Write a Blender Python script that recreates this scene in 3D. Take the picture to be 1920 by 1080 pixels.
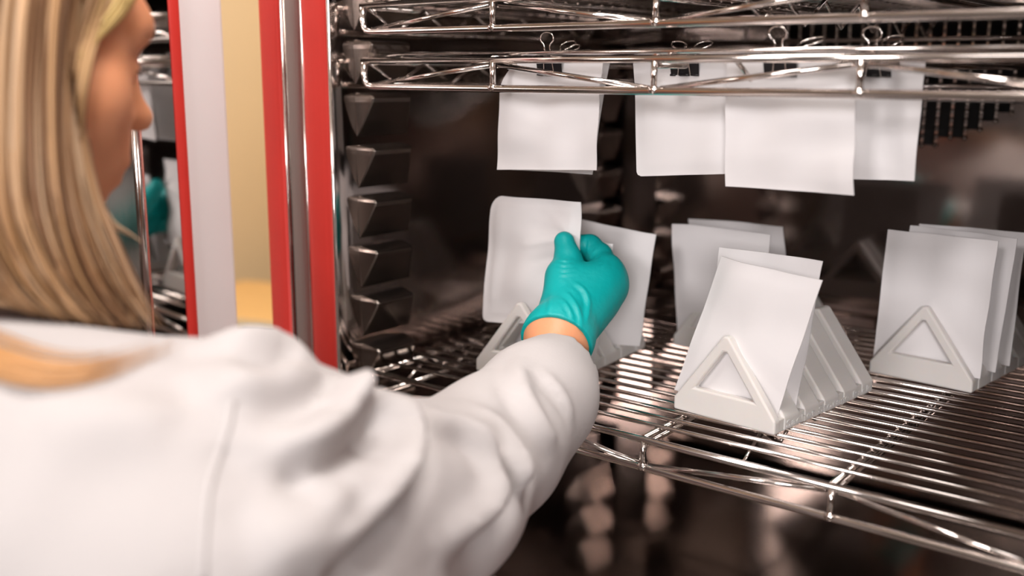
import bpy, bmesh, math, random
import numpy as np
from mathutils import Vector, Matrix
from mathutils.bvhtree import BVHTree
random.seed(7); rng = np.random.default_rng(7)
for o in list(bpy.data.objects): bpy.data.objects.remove(o)
SC = bpy.context.scene
COL = SC.collection
# ------------------------------------------------------------------ units
U = 0.175            # one bay of the wire shelves, in metres
Z0 = 1.15            # height of the lower wire shelf above the floor
def W(x, y, z): return np.array([x*U, y*U, z*U + Z0])
# ------------------------------------------------------------------ camera
FPX, YAW, PITCH, ROLL = 1956.2169, 0.6648, 0.2038, 0.0028
CAMP = W(4.6185, -4.4457, 1.8511)
FW = np.array([-math.sin(YAW)*math.cos(PITCH), math.cos(YAW)*math.cos(PITCH), -math.sin(PITCH)])
_r = np.array([math.cos(YAW), math.sin(YAW), 0.0]); _u = np.cross(_r, FW)
RT = math.cos(ROLL)*_r + math.sin(ROLL)*_u
UP = -math.sin(ROLL)*_r + math.cos(ROLL)*_u
cd = bpy.data.cameras.new('camera'); cam = bpy.data.objects.new('camera', cd); COL.objects.link(cam)
cd.sensor_width = 36.0; cd.lens = FPX*36.0/1920.0; cd.clip_start = 0.02; cd.clip_end = 50
M = Matrix.Identity(4)
for i in range(3):
    M[i][0], M[i][1], M[i][2], M[i][3] = RT[i], UP[i], -FW[i], CAMP[i]
cam.matrix_world = M
cd.dof.use_dof = True; cd.dof.focus_distance = 0.97; cd.dof.aperture_fstop = 2.6
SC.camera = cam
# ------------------------------------------------------------------ world, lights, exposure
SC.view_settings.view_transform = 'Standard'; SC.view_settings.look = 'None'
SC.view_settings.gamma = 1.0; SC.view_settings.use_curve_mapping = False
SC.view_settings.exposure = 0.0
wd = bpy.data.worlds.new('world'); SC.world = wd; wd.use_nodes = True
wd.node_tree.nodes['Background'].inputs[0].default_value = (1.0, 0.86, 0.74, 1)
wd.node_tree.nodes['Background'].inputs[1].default_value = 0.05
def area(name, loc, target, sx, sy, power, col):
    l = bpy.data.lights.new(name, 'AREA'); l.shape = 'RECTANGLE'; l.size = sx; l.size_y = sy
    l.energy = power; l.color = col
    o = bpy.data.objects.new(name, l); COL.objects.link(o); o.location = loc
    d = Vector(target) - Vector(loc); o.rotation_euler = d.to_track_quat('-Z', 'Y').to_euler()
    return o
KEY = area('key_softbox', (0.50, -4.00, 3.00), (0.35, 0.10, 1.33), 0.85, 0.85, 90, (1.0, 0.95, 0.95))
FILL = area('ceiling_lamp', (0.55, -0.28, 2.67), (0.30, -0.25, 0.0), 0.9, 0.4, 26, (1.0, 0.94, 0.90))
FRONT = area('side_fill', (2.5, -3.8, 2.15), (0.40, 0.30, 1.25), 0.90, 0.90, 96, (1.0, 0.95, 0.95))  # added fill from camera right, lifts the deeper sachets and shadow sides
RIGHT = area('right_fill', (2.2, -0.9, 2.4), (-0.2, -0.2, 1.4), 0.7, 0.5, 6, (1.0, 0.95, 0.92))  # added fill, not a known fitting; brightens door flange and cheek
BACK = area('wall_fill', (-1.5, 0.3, 2.5), (-1.7, 1.2, 1.0), 0.5, 0.5, 26, (1.0, 0.95, 0.88))  # extra light put in only to brighten the beige wall

# ------------------------------------------------------------------ picture ray helpers (used to measure real positions)
def ray(px, py):
    d = FW + (px-960)/FPX*RT - (py-540)/FPX*UP
    return d/np.linalg.norm(d)
def at(px, py, dist): return CAMP + ray(px, py)*dist
def hit(px, py, o, n):
    d = ray(px, py); n = np.asarray(n, float); t = ((np.asarray(o)-CAMP)@n)/(d@n)
    return CAMP + d*t
def project(P):
    d = np.asarray(P)-CAMP; z = d@FW
    return 960+FPX*(d@RT)/z, 540-FPX*(d@UP)/z, np.linalg.norm(d)

# ------------------------------------------------------------------ materials
def mat(name, col, rough=0.5, metal=0.0, noise=0.0, scale=20.0, bump=0.0, bscale=80.0, spec=0.5, coat=0.0, sss=0.0, stretch=None):
    m = bpy.data.materials.new(name); m.use_nodes = True
    nt = m.node_tree; b = nt.nodes['Principled BSDF']
    b.inputs['Base Color'].default_value = (*col, 1); b.inputs['Roughness'].default_value = rough
    b.inputs['Metallic'].default_value = metal; b.inputs['Specular IOR Level'].default_value = spec
    b.inputs['Coat Weight'].default_value = coat
    if sss:
        b.inputs['Subsurface Weight'].default_value = sss; b.inputs['Subsurface Radius'].default_value = (0.01, 0.004, 0.002)
        b.inputs['Subsurface Scale'].default_value = 1.0
    tc = nt.nodes.new('ShaderNodeTexCoord'); mp = nt.nodes.new('ShaderNodeMapping')
    nt.links.new(tc.outputs['Object'], mp.inputs['Vector'])
    if stretch: mp.inputs['Scale'].default_value = stretch
    if noise:
        n = nt.nodes.new('ShaderNodeTexNoise'); n.inputs['Scale'].default_value = scale; n.inputs['Detail'].default_value = 4
        nt.links.new(mp.outputs[0], n.inputs['Vector'])
        mx = nt.nodes.new('ShaderNodeMix'); mx.data_type = 'RGBA'
        mx.inputs[6].default_value = (*[c*(1-noise) for c in col], 1); mx.inputs[7].default_value = (*[min(1, c*(1+noise)) for c in col], 1)
        nt.links.new(n.outputs['Fac'], mx.inputs[0]); nt.links.new(mx.outputs[2], b.inputs['Base Color'])
        rr = nt.nodes.new('ShaderNodeMapRange'); rr.inputs[3].default_value = rough*(1-noise); rr.inputs[4].default_value = rough*(1+noise)
        nt.links.new(n.outputs['Fac'], rr.inputs[0]); nt.links.new(rr.outputs[0], b.inputs['Roughness'])
    if bump:
        n2 = nt.nodes.new('ShaderNodeTexNoise'); n2.inputs['Scale'].default_value = bscale; n2.inputs['Detail'].default_value = 3
        nt.links.new(mp.outputs[0], n2.inputs['Vector'])
        bp = nt.nodes.new('ShaderNodeBump'); bp.inputs['Strength'].default_value = bump; bp.inputs['Distance'].default_value = 0.002
        nt.links.new(n2.outputs['Fac'], bp.inputs['Height']); nt.links.new(bp.outputs[0], b.inputs['Normal'])
    return m
STEEL = mat('polished_steel', (0.42, 0.365, 0.34), 0.10, 1.0, 0.12, 14, 0.008, 24)
PRESSED = mat('pressed_steel', (0.34, 0.295, 0.265), 0.25, 1.0, 0.10, 30)
STEELB = mat('brushed_steel', (0.34, 0.30, 0.275), 0.16, 1.0, 0.12, 30, 0.02, 60, stretch=(6, 6, .4))
CHROME = mat('chrome_wire', (0.82, 0.75, 0.71), 0.12, 1.0, 0.10, 60)
MIRROR = mat('door_liner_steel', (0.66, 0.63, 0.61), 0.03, 1.0, 0.1, 10)
RED = mat('red_silicone', (0.62, 0.035, 0.025), 0.42, 0, 0.08, 25, 0.05, 90)
PAINT = mat('light_grey_paint', (0.79, 0.765, 0.76), 0.45, 0, 0.03, 12, 0.05, 150)
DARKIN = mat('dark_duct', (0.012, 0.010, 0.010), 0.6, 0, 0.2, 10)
PAPER = mat('white_sachet_film', (0.80, 0.775, 0.775), 0.50, 0, 0.02, 12, 0.22, 38)
PRINT = mat('printed_white_plastic', (0.72, 0.69, 0.66), 0.5, 0, 0.03, 25, 0.05, 200, sss=0.15)
BLACK = mat('black_enamel', (0.012, 0.011, 0.013), 0.35, 0, 0.1, 40)
COAT = mat('white_coat_cotton', (0.495, 0.468, 0.462), 0.85, 0, 0.03, 18, 0.12, 400, spec=0.2)
GLOVE = mat('teal_nitrile', (0.0, 0.365, 0.36), 0.45, 0, 0.05, 60, 0.35, 130, spec=.35)
SKIN = mat('skin', (0.70, 0.30, 0.15), 0.5, 0, 0.05, 60, 0.08, 300, sss=0.2)
LIP = mat('lip', (0.52, 0.20, 0.16), 0.4, 0, 0.05, 60)
EYE = mat('eye_white', (0.75, 0.70, 0.66), 0.15, 0, 0.03, 60)
BEIGE = mat('beige_wall_paint', (0.77, 0.60, 0.38), 0.85, 0, 0.03, 4, 0.1, 120)
DARKWALL = mat('brown_wall_paint', (0.10, 0.075, 0.06), 0.85, 0, 0.08, 4, 0.1, 120)
CEIL = mat('ceiling_paint', (0.5, 0.45, 0.40), 0.9, 0, 0.03, 6, 0.1, 120)
FLOORM = mat('vinyl_floor', (0.10, 0.085, 0.075), 0.5, 0, 0.15, 8, 0.05, 60)
WOOD = mat('tan_wood', (0.72, 0.44, 0.17), 0.5, 0, 0.10, 6, 0.05, 40, stretch=(1, 14, 1))
EDGEW = mat('pale_edge_band', (0.68, 0.56, 0.38), 0.5, 0, 0.05, 10)
NAVY = mat('dark_trousers', (0.03, 0.032, 0.045), 0.85, 0, 0.1, 40)
SHOEM = mat('white_shoe', (0.6, 0.58, 0.56), 0.5, 0, 0.05, 40)
def hair_mat():
    m = bpy.data.materials.new('blond_hair'); m.use_nodes = True; nt = m.node_tree; b = nt.nodes['Principled BSDF']
    a = nt.nodes.new('ShaderNodeVertexColor'); a.layer_name = 'strand'
    nt.links.new(a.outputs[0], b.inputs['Base Color']); b.inputs['Roughness'].default_value = 0.42
    b.inputs['Specular IOR Level'].default_value = 0.45
    return m
HAIR = hair_mat()

# ------------------------------------------------------------------ mesh helpers
def link(name, me, m, parent=None, smooth=False):
    o = bpy.data.objects.new(name, me); COL.objects.link(o)
    if m is not None and not me.materials: me.materials.append(m)
    if smooth: me.polygons.foreach_set('use_smooth', [True]*len(me.polygons))
    if parent is not None:
        o.parent = parent; o.matrix_parent_inverse = Matrix.Identity(4)
    return o
def pyd(name, v, f):
    me = bpy.data.meshes.new(name); me.from_pydata([tuple(map(float, p)) for p in v], [], [tuple(map(int, q)) for q in f]); me.update(); return me
def empty(name, loc, label, cat, group=None, rz=0.0):
    o = bpy.data.objects.new(name, None); COL.objects.link(o); o.empty_display_size = 0.05
    o.location = loc; o.rotation_euler = (0, 0, rz); tag(o, label, cat, group); return o
def tag(o, label, cat, group=None):
    o['label'] = label; o['category'] = cat
    if group: o['group'] = group
    return o
def structure(o): o['kind'] = 'structure'; return o
def bm_box(bm, lo, hi):
    vs = [bm.verts.new((x, y, z)) for x in (lo[0], hi[0]) for y in (lo[1], hi[1]) for z in (lo[2], hi[2])]
    for q in ((0,1,3,2),(4,6,7,5),(0,4,5,1),(2,3,7,6),(0,2,6,4),(1,5,7,3)): bm.faces.new([vs[i] for i in q])
def bm_done(bm, name, bevel=0.0, seg=2):
    bmesh.ops.recalc_face_normals(bm, faces=bm.faces[:])
    if bevel: bmesh.ops.bevel(bm, geom=[e for e in bm.edges if e.is_manifold and e.calc_face_angle(0) > 0.4], offset=bevel, segments=seg, affect='EDGES', profile=0.5)
    me = bpy.data.meshes.new(name); bm.to_mesh(me); bm.free(); return me
def box(name, lo, hi, m, parent=None, bevel=0.0):
    bm = bmesh.new(); bm_box(bm, lo, hi); return link(name, bm_done(bm, name, bevel), m, parent)
def boxes(name, L, m, parent=None, bevel=0.0):
    bm = bmesh.new()
    for lo, hi in L: bm_box(bm, lo, hi)
    return link(name, bm_done(bm, name, bevel), m, parent)
def ubox(lo, hi): return (tuple(W(*lo)), tuple(W(*hi)))
def tube_vf(pts, r, n=8, closed=False):
    pts = np.asarray(pts, float); k = len(pts)
    r = np.full(k, r) if np.isscalar(r) else np.asarray(r, float)
    if closed: tg = np.roll(pts, -1, 0)-np.roll(pts, 1, 0)
    else: tg = np.gradient(pts, axis=0)
    tg /= np.linalg.norm(tg, axis=1)[:, None]
    a = np.array([0, 0, 1.0]) if abs(tg[0][2]) < .9 else np.array([1.0, 0, 0])
    nrm = np.cross(tg[0], a); nrm /= np.linalg.norm(nrm); V = []; F = []
    for i in range(k):
        nrm = nrm - tg[i]*(nrm@tg[i]); nrm /= np.linalg.norm(nrm); b = np.cross(tg[i], nrm)
        for j in range(n):
            t = 2*math.pi*j/n; V.append(pts[i] + r[i]*(math.cos(t)*nrm+math.sin(t)*b))
    for i in range(k if closed else k-1):
        i2 = (i+1) % k
        for j in range(n): F.append((i*n+j, i*n+(j+1) % n, i2*n+(j+1) % n, i2*n+j))
    if not closed: F.append(tuple(range(n-1, -1, -1))); F.append(tuple((k-1)*n+j for j in range(n)))
    return V, F
def tube_me(name, pts, r, n=8, closed=False):
    V, F = tube_vf(pts, r, n, closed); me = pyd(name, V, F); me.polygons.foreach_set('use_smooth', [len(f) == 4 for f in F]); return me
def tube(name, pts, r, m, parent=None, n=8, closed=False): return link(name, tube_me(name, pts, r, n, closed), m, parent)
def smooth_path(P, n=40):
    P = np.asarray(P, float); k = len(P); t = np.linspace(0, k-1, n); out = []
    for x in t:
        i = min(int(x), k-2); f = x-i
        p0, p1, p2, p3 = P[max(i-1, 0)], P[i], P[i+1], P[min(i+2, k-1)]
        out.append(0.5*((2*p1)+(-p0+p2)*f+(2*p0-5*p1+4*p2-p3)*f*f+(-p0+3*p1-3*p2+p3)*f**3))
    return np.array(out)

# ------------------------------------------------------------------ the room
X0, X1, Y0, Y1, ZC = -2.35, 3.4, -4.8, 1.9, 3.15
structure(box('floor', (X0-.1, Y0-.1, -.05), (X1+.1, Y1+.1, 0), FLOORM))
structure(box('ceiling', (X0-.1, Y0-.1, ZC), (X1+.1, Y1+.1, ZC+.05), CEIL))
structure(box('wall_left', (X0-.1, Y0, 0), (X0, Y1, ZC), BEIGE))
structure(box('wall_back', (X0-.1, Y1, 0), (X1+.1, Y1+.1, ZC), BEIGE))
structure(box('wall_right', (X1, Y0, 0), (X1+.1, Y1, ZC), DARKWALL))
structure(box('wall_front', (X0-.1, Y0-.1, 0), (X1+.1, Y0, ZC), DARKWALL))
structure(boxes('baseboard_left', [((X0, Y0, 0), (X0+.012, Y1, .09))], EDGEW))

# ------------------------------------------------------------------ the test chamber
CH = empty('climate_chamber', W(2.0, 1.8, -6.571), 'large steel lined climate chamber standing open with red door seals', 'chamber')
CHO = Vector(CH.location)
def chp(o, parent=None):
    o.parent = parent or CH; o.matrix_parent_inverse = Matrix.Translation(-CHO); return o
XR = 4.20; ZT = 2.88; ZB = -1.30; YB = 3.42
chp(boxes('cabinet_shell', [ubox((-.84, -.05, ZB-.04), (-.165, 3.9, ZT+.04)), ubox((XR+.04, -.05, ZB-.04), (4.92, 3.9, ZT+.04)),
    ubox((-.84, -.05, ZT+.045), (4.92, 3.9, 3.5)), ubox((-.84, -.05, -6.4), (4.92, 3.9, ZB-.045)), ubox((-.16, YB+.04, ZB-.04), (XR+.035, 3.9, ZT+.04))], PAINT))
chp(boxes('plinth', [ubox((-.7, .1, -6.571), (4.8, 3.7, -6.4))], BLACK))
LL = chp(boxes('side_liner', [ubox((-.16, .02, ZB), (-.13, YB, ZT))], STEEL)); LL['label'] = 'left polished steel liner with pressed shelf ledges'
chp(boxes('side_liner', [ubox((XR, -.10, ZB), (XR+.03, YB, ZT))], STEEL))
chp(boxes('ceiling_liner', [ubox((-.16, -.10, ZT), (XR+.03, YB, ZT+.03))], STEEL))
chp(boxes('floor_liner', [ubox((-.16, -.10, ZB-.03), (XR+.03, YB, ZB))], STEEL))
chp(boxes('back_liner', [ubox((-.16, YB, ZB), (XR+.03, YB+.03, ZT))], STEEL))
lipn = 12; LV = []
for z in (ZB, ZT):
    for i in range(lipn):
        t = i/(lipn-1); LV.append(W(-.13-.018*t*t, .022-.14*t, z))
chp(link('liner_lip', pyd('liner_lip', LV, [(i, i+1, lipn+i+1, lipn+i) for i in range(lipn-1)]), STEEL, None, True))
# pressed wedge ledges of the left liner
def ledge_mesh():
    xw, xp = -.13, .028; h = .245
    V = []; ya, yb = .028, .485
    prof = [(xw, 0.014), (xw+.03, 0.012), (xp-.02, 0.0), (xp, -.016), (xp-.010, -.04), (xw+.012, -h+.01), (xw, -h-.006)]
    ylo = [.066, .064, .056, .052, .052, .058, .058]; yhi = [.43, .43, .40, .392, .40, .50, .505]
    rows = [(0.0, 0.0), (.010, .93), (.035, 1.0), (.955, 1.0), (.988, .93), (1.0, 0.0)]
    for (t, s) in rows:
        for (x, z), a, b in zip(prof, ylo, yhi): V.append(np.array([(xw+(x-xw)*s)*U, (a+(b-a)*t)*U, z*U]))
    n = len(prof); F = []
    for i in range(len(rows)-1):
        for j in range(n-1): F.append((i*n+j, i*n+j+1, (i+1)*n+j+1, (i+1)*n+j))
    me = pyd('shelf_ledge', V, F)
    bm = bmesh.new(); bm.from_mesh(me); bmesh.ops.recalc_face_normals(bm, faces=bm.faces[:])
    if sum((f.normal.x for f in bm.faces)) < 0: bmesh.ops.reverse_faces(bm, faces=bm.faces[:])
    bm.to_mesh(me); bm.free(); return me
LM = ledge_mesh(); LM.materials.append(PRESSED)
sm_mod = []
for yo in (0.0, 2.50):
    for k in range(-3, 10):
        z = -.186 + k*.3163
        if z > ZT-.1 or z-.3 < ZB: continue
        o = link('shelf_ledge', LM, PRESSED); o.location = W(0, yo, z) ; o.parent = LL; o.matrix_parent_inverse = Matrix.Identity(4)
        o.location = Vector(W(0, yo, z)); 
        sb = o.modifiers.new('round', 'BEVEL'); sb.width = .0022; sb.segments = 3; sb.limit_method = 'ANGLE'; sb.angle_limit = .35
# front frame and seals : rectangular rings around the opening
def ring_me(name, x0, x1, y_front, y_back, rounded):
    w = x1-x0
    xl, xr, zb, zt = x0, 4.07-x0, ZB-.05-(-.19-x0)-.0, ZT+.05+(-.19-x0)
    prof = []
    if rounded:
        for i in range(9):
            t = math.pi*i/8; prof.append((w/2-w/2*math.cos(t), y_back+(y_front-y_back)*(math.sin(t)**.45)))
    else: prof = [(0, y_back), (0, y_front), (w, y_front), (w, y_back)]
    V = []; n = len(prof)
    for (sx, sz, cx, cz) in ((1, 1, xl, zb), (-1, 1, xr, zb), (-1, -1, xr, zt), (1, -1, xl, zt)):
        for (a, y) in prof: V.append(W(cx+sx*a, y, cz+sz*a))
    F = [(c*n+j, c*n+j+1, ((c+1) % 4)*n+j+1, ((c+1) % 4)*n+j) for c in range(4) for j in range(n-1)]
    bm = bmesh.new(); me = pyd(name, V, F); bm.from_mesh(me); bmesh.ops.recalc_face_normals(bm, faces=bm.faces[:]); bm.to_mesh(me); bm.free()
    return me
o = chp(link('outer_seal', ring_me('outer_seal', -.828, -.612, -.125, -.045, True), RED, None, True)); o['label'] = 'outer red silicone door seal'
o = chp(link('frame_strip', ring_me('frame_strip', -.606, -.43, -.085, -.045, False), STEELB)); o['label'] = 'steel strip between the two red seals'
o = chp(link('inner_seal', ring_me('inner_seal', -.428, -.176, -.125, -.045, True), RED, None, True)); o['label'] = 'inner red silicone door seal'
chp(tube('liner_edge', [W(-.160, -.115, ZB), W(-.160, -.115, ZT)], .013*U, CHROME, None, 12))
chp(tube('strip_bead', [W(-.612, -.095, ZB), W(-.612, -.095, ZT)], .007*U, CHROME, None, 8))
chp(tube('strip_bead', [W(-.428, -.095, ZB), W(-.428, -.095, ZT)], .008*U, CHROME, None, 8))
# air baffle with a round grille in front of the back liner
BX0, BX1, BZ0, BY = .14, 4.1, ZB+.1, 3.24
gx0, cw, ch_ = 1.245, .0955, .0600; gcx, gcz, gR = 2.20, 2.335, .97
ncol = 20; gz0 = 1.355; nrow = int((ZT-.06-gz0)/ch_)
gx1 = gx0+ncol*cw; gz1 = gz0+nrow*ch_
fill = []; hole = {}
for i in range(ncol):
    for j in range(nrow):
        x = gx0+(i+.5)*cw; z = gz0+(j+.5)*ch_
        hole[i, j] = (x-gcx)**2+(z-gcz)**2 < gR**2
sl = []
for i in range(ncol):
    j = 0
    while j < nrow:
        if not hole[i, j]:
            j2 = j
            while j2 < nrow and not hole[i, j2]: j2 += 1
            sl.append(ubox((gx0+i*cw, BY, gz0+j*ch_), (gx0+(i+1)*cw, BY+.02, gz0+j2*ch_))); j = j2
        else: j += 1
BF = chp(boxes('air_baffle', [ubox((BX0, BY, BZ0), (BX1, BY+.02, gz0)), ubox((BX0, BY, gz0), (gx0, BY+.02, gz1)), ubox((gx1, BY, gz0), (BX1, BY+.02, gz1)),
    ubox((BX0, BY, gz1), (BX1, BY+.02, ZT-.02))]+sl, STEEL)); BF['label'] = 'polished steel rear baffle'
bm = bmesh.new()
def seg_runs(cells):
    runs = []; s = None
    for idx, c in enumerate(list(cells)+[False]):
        if c and s is None: s = idx
        if not c and s is not None: runs.append((s, idx)); s = None
    return runs
for i in range(ncol+1):
    cells = [(hole.get((i-1, j), False) or hole.get((i, j), False)) for j in range(nrow)]
    for a, b in seg_runs(cells):
        lo, hi = ubox((gx0+i*cw-.009, BY-.004, gz0+a*ch_), (gx0+i*cw+.009, BY+.024, gz0+b*ch_)); bm_box(bm, lo, hi)
for i in range(ncol+1):
    for j in range(nrow+1):
        if hole.get((i-1, j), False) or hole.get((i, j), False) or hole.get((i-1, j-1), False) or hole.get((i, j-1), False):
            c = W(gx0+i*cw, BY-.006, gz0+j*ch_); bmesh.ops.create_icosphere(bm, subdivisions=1, radius=.020*U, matrix=Matrix.Translation(Vector(c)))
g = link('fan_grille', bm_done(bm, 'fan_grille'), CHROME); g.parent = BF; g.matrix_parent_inverse = Matrix.Identity(4); g['kind'] = 'stuff'
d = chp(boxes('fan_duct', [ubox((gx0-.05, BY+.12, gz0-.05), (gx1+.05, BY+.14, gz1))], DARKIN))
# the open door on the left
DX = -1.0
DR = chp(boxes('door', [ubox((DX-.34, -5.1, -1.95), (DX, -.236, 3.3))], PAINT, None, .004)); DR['label'] = 'opened door with pale grey flange'
def sub(o, p): o.parent = p; o.matrix_parent_inverse = Matrix.Identity(4); return o
def vseal(y0, y1):
    n = 9; V = []
    for z in (-1.75, 3.1):
        for i in range(n):
            t = math.pi*i/(n-1); V.append(W(DX+.028*math.sin(t)**.5, (y0+y1)/2+(y1-y0)/2*math.cos(t), z))
    return pyd('door_seal', V, [(i, i+1, n+i+1, n+i) for i in range(n-1)])
sub(link('door_seal', vseal(-.625, -.550), RED, None, True), DR)
sub(boxes('door_panel', [ubox((DX-.01, -4.7, -1.7), (DX+.012, -.628, 3.05))], MIRROR), DR)
sub(boxes('door_panel', [ubox((DX+.012, -4.6, -1.6), (DX+.05, -.925, 2.95))], STEELB, None, .003), DR)
sub(tube('panel_edge', [W(DX+.035, -.90, -1.6), W(DX+.035, -.90, 2.95)], .032*U, CHROME, None, 12), DR)

piv = Vector(W(DX, -.236, 0)); RD = Matrix.Translation(piv) @ Matrix.Rotation(math.radians(-3.3), 4, 'Z') @ Matrix.Translation(-piv)
for o in [DR]+list(DR.children): o.data.transform(RD)
# ------------------------------------------------------------------ wire shelves
SW, SD, TR = 4.05, 3.02, .154
def shelf(zu, label):
    R0 = empty('wire_shelf', W(0, 0, zu), label, 'shelf', 'chrome wire shelves in the chamber')
    u = lambda P: np.asarray(P, float)*U
    def rod(name, pts, r, n=8): return tube(name, u(pts), r*U, CHROME, R0, n)
    rod('front_rail', [(0, 0, -.003), (SW, 0, -.003)], .0195, 12)
    lo = [(.012, 0, -.012), (.012, 0, -.09), (.022, 0, -.128), (.045, 0, -.148), (.09, 0, -TR), (SW-.09, 0, -TR), (SW-.045, 0, -.148), (SW-.022, 0, -.128), (SW-.012, 0, -.012)]
    rod('lower_rail', lo, .0205, 12)
    rod('back_rail', [(0, SD, 0), (SW, SD, 0)], .0205); rod('lower_rail', [(0, SD, -TR), (SW, SD, -TR)], .018)
    for x in (0.0, SW):
        rod('side_rail', [(x, 0.0, -.012), (x, SD, -.012)], .019)
        xi = .03 if x == 0 else SW-.03
        rod('side_rail', [(xi, .03, -TR+.006), (xi, SD, -TR+.006)], .017)
        zz = [(xi*.6, .03+i*.247, (-TR+.01 if i % 2 else -.012)) for i in range(13)]
        for a, b in zip(zz[:-1], zz[1:]): rod('strut', [a, b], .012, 6)
    wm = tube_me('wire', u([(-.015, 0, 0), (SW+.015, 0, 0)]), .0128*U, 8); wm.materials.append(CHROME)
    for i in range(1, 23):
        o = link('wire', wm, CHROME, R0); o.location = (0, i*.1311*U, .036*U)
    cm = tube_me('cross_bar', u([(0, 0, 0), (0, SD, 0)]), .017*U, 8); cm.materials.append(CHROME)
    for x in (1, 2, 3):
        o = link('cross_bar', cm, CHROME, R0); o.location = (x*U, 0, .006*U)
        o = link('cross_bar', cm, CHROME, R0); o.location = (x*U, 0.02*U, -.030*U)
    for x in (1, 2, 3):
        rod('post', [(x, -.003, -.005), (x, -.003, -TR)], .0165)
        rod('post', [(x, SD, 0), (x, SD, -TR)], .015)
        w = tube_me('weld', u([(x-.03, -.004, -TR+.004), (x, -.006, -TR+.006), (x+.03, -.004, -TR+.004)]), np.array([.012, .027, .012])*U, 8)
        link('weld', w, CHROME, R0)
    ends = [(.06, -TR+.012), (.97, -.03), (1.03, -.03), (1.97, -TR+.012), (2.03, -TR+.012), (2.97, -.03), (3.03, -.03), (3.97, -TR+.012)]
    for a, b in zip(ends[::2], ends[1::2]):
        rod('strut', [(a[0], .012, a[1]), (b[0], .012, b[1])], .0145)
    return R0
shelf(2.2347, 'topmost chrome wire shelf, seen from below along the upper edge')
shelf(1.9187, 'chrome wire shelf with white sachets clipped beneath it')
shelf(0.0, 'lower chrome wire shelf carrying the white sachet racks')

# ------------------------------------------------------------------ sachet racks
RW, RL, RH0, RH1 = .626, 1.075, .071, .462
FR = [(0, .055), (.095, .25), (.30, .46), (.51, .672), (.727, .89), (.94, RL)]
SLOT = [.075, .275, .485, .70, .915]
def rack_base():
    bm = bmesh.new(); z1 = RH0*U
    bm_box(bm, (0.0008, .0008, 0.0004), (RW*U-.0008, RL*U-.0008, z1)); return bm_done(bm, 'rack_base', .0008, 2)
def frame_me(y0, y1):
    out = [(0, 0), (0, RH0), (.292, RH1-.008), (.300, RH1), (.326, RH1), (.334, RH1-.008), (RW, RH0), (RW, 0)]
    inn = [(.128, RH0+.075), (.300, RH1-.085), (.322, RH1-.085), (.497, RH0+.075)]
    # ring between outer outline and hole, as quads/tris
    bm = bmesh.new()
    def P(p, y): return bm.verts.new((p[0]*U, y*U, p[1]*U))
    of = [P(p, y0) for p in out]; ob = [P(p, y1) for p in out]; nf = [P(p, y0) for p in inn]; nb = [P(p, y1) for p in inn]
    bl = (0.0, 0)
    def side(o, n, flip):
        fs = [(o[0], n[0], o[1]), (o[1], n[0], n[1], o[2]), (o[2], n[1], o[3]), (o[3], n[1], n[2], o[4]), (o[4], n[2], o[5]), (o[5], n[2], n[3], o[6]), (o[6], n[3], o[7]), (o[7], n[3], n[0], o[0])]
        for f in fs: bm.faces.new(f if not flip else tuple(reversed(f)))
    side(of, nf, False); side(ob, nb, True)
    for i in range(8): bm.faces.new((of[i], of[(i+1) % 8], ob[(i+1) % 8], ob[i]))
    for i in range(4): bm.faces.new((nf[i], nb[i], nb[(i+1) % 4], nf[(i+1) % 4]))
    return bm_done(bm, 'divider', .0020, 3)
RB = rack_base(); RB.materials.append(PRINT); DV = [frame_me(a, b) for a, b in FR]
for m_ in DV: m_.materials.append(PRINT)
class Rack:
    def __init__(s, x, y, a, label):
        s.z = .049; a = math.radians(a); s.o = W(x, y, s.z)
        s.u = np.array([math.cos(a), math.sin(a), 0]); s.w = np.array([-math.sin(a), math.cos(a), 0])
        s.e = empty('sachet_rack', s.o, label, 'rack', 'white printed sachet racks', a)
        link('rack_base', RB, PRINT, s.e)
        for m_ in DV: link('divider', m_, PRINT, s.e)
    def P(s, x, y, z): return s.o + U*(x*s.u + y*s.w) + np.array([0, 0, z*U])
    def px(s, px, py, y): return hit(px, py, s.o + U*y*s.w, s.w)
rackF = Rack(1.942, .405, -6.6, 'white plastic sachet rack nearest the front, lettered along its right side')
rackR = Rack(2.528, 1.785, -6.6, 'white plastic sachet rack at the right, holding three upright sachets')
rackL = Rack(.616, .30, 4.6, 'white plastic sachet rack under the gloved hand')
rackB = Rack(1.262, 1.60, -5.0, 'white plastic sachet rack mostly hidden behind the front rack')
def lettering(rack):
    c = bpy.data.curves.new('lettering', 'FONT'); c.body = 'Sachet Storage Rack'; c.size = .0105; c.extrude = .00025; c.space_character = 1.12
    o = bpy.data.objects.new('lettering_src', c); COL.objects.link(o)
    bpy.context.view_layer.update()
    me = bpy.data.meshes.new_from_object(o.evaluated_get(bpy.context.evaluated_depsgraph_get()))
    bpy.data.objects.remove(o)
    xs = [v.co.x for v in me.vertices]; L = max(xs)-min(xs); k = (.86*RL*U)/L
    for v in me.vertices:
        x, y, z = v.co; v.co = (RW*U + z + .0002, .11*RL*U + (x-min(xs))*k, .0030 + y*.86)
    me.materials.clear(); me.materials.append(PRINT)
    link('lettering', me, PRINT, rack.e)['label'] = 'raised lettering along the base'
lettering(rackF)

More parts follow.
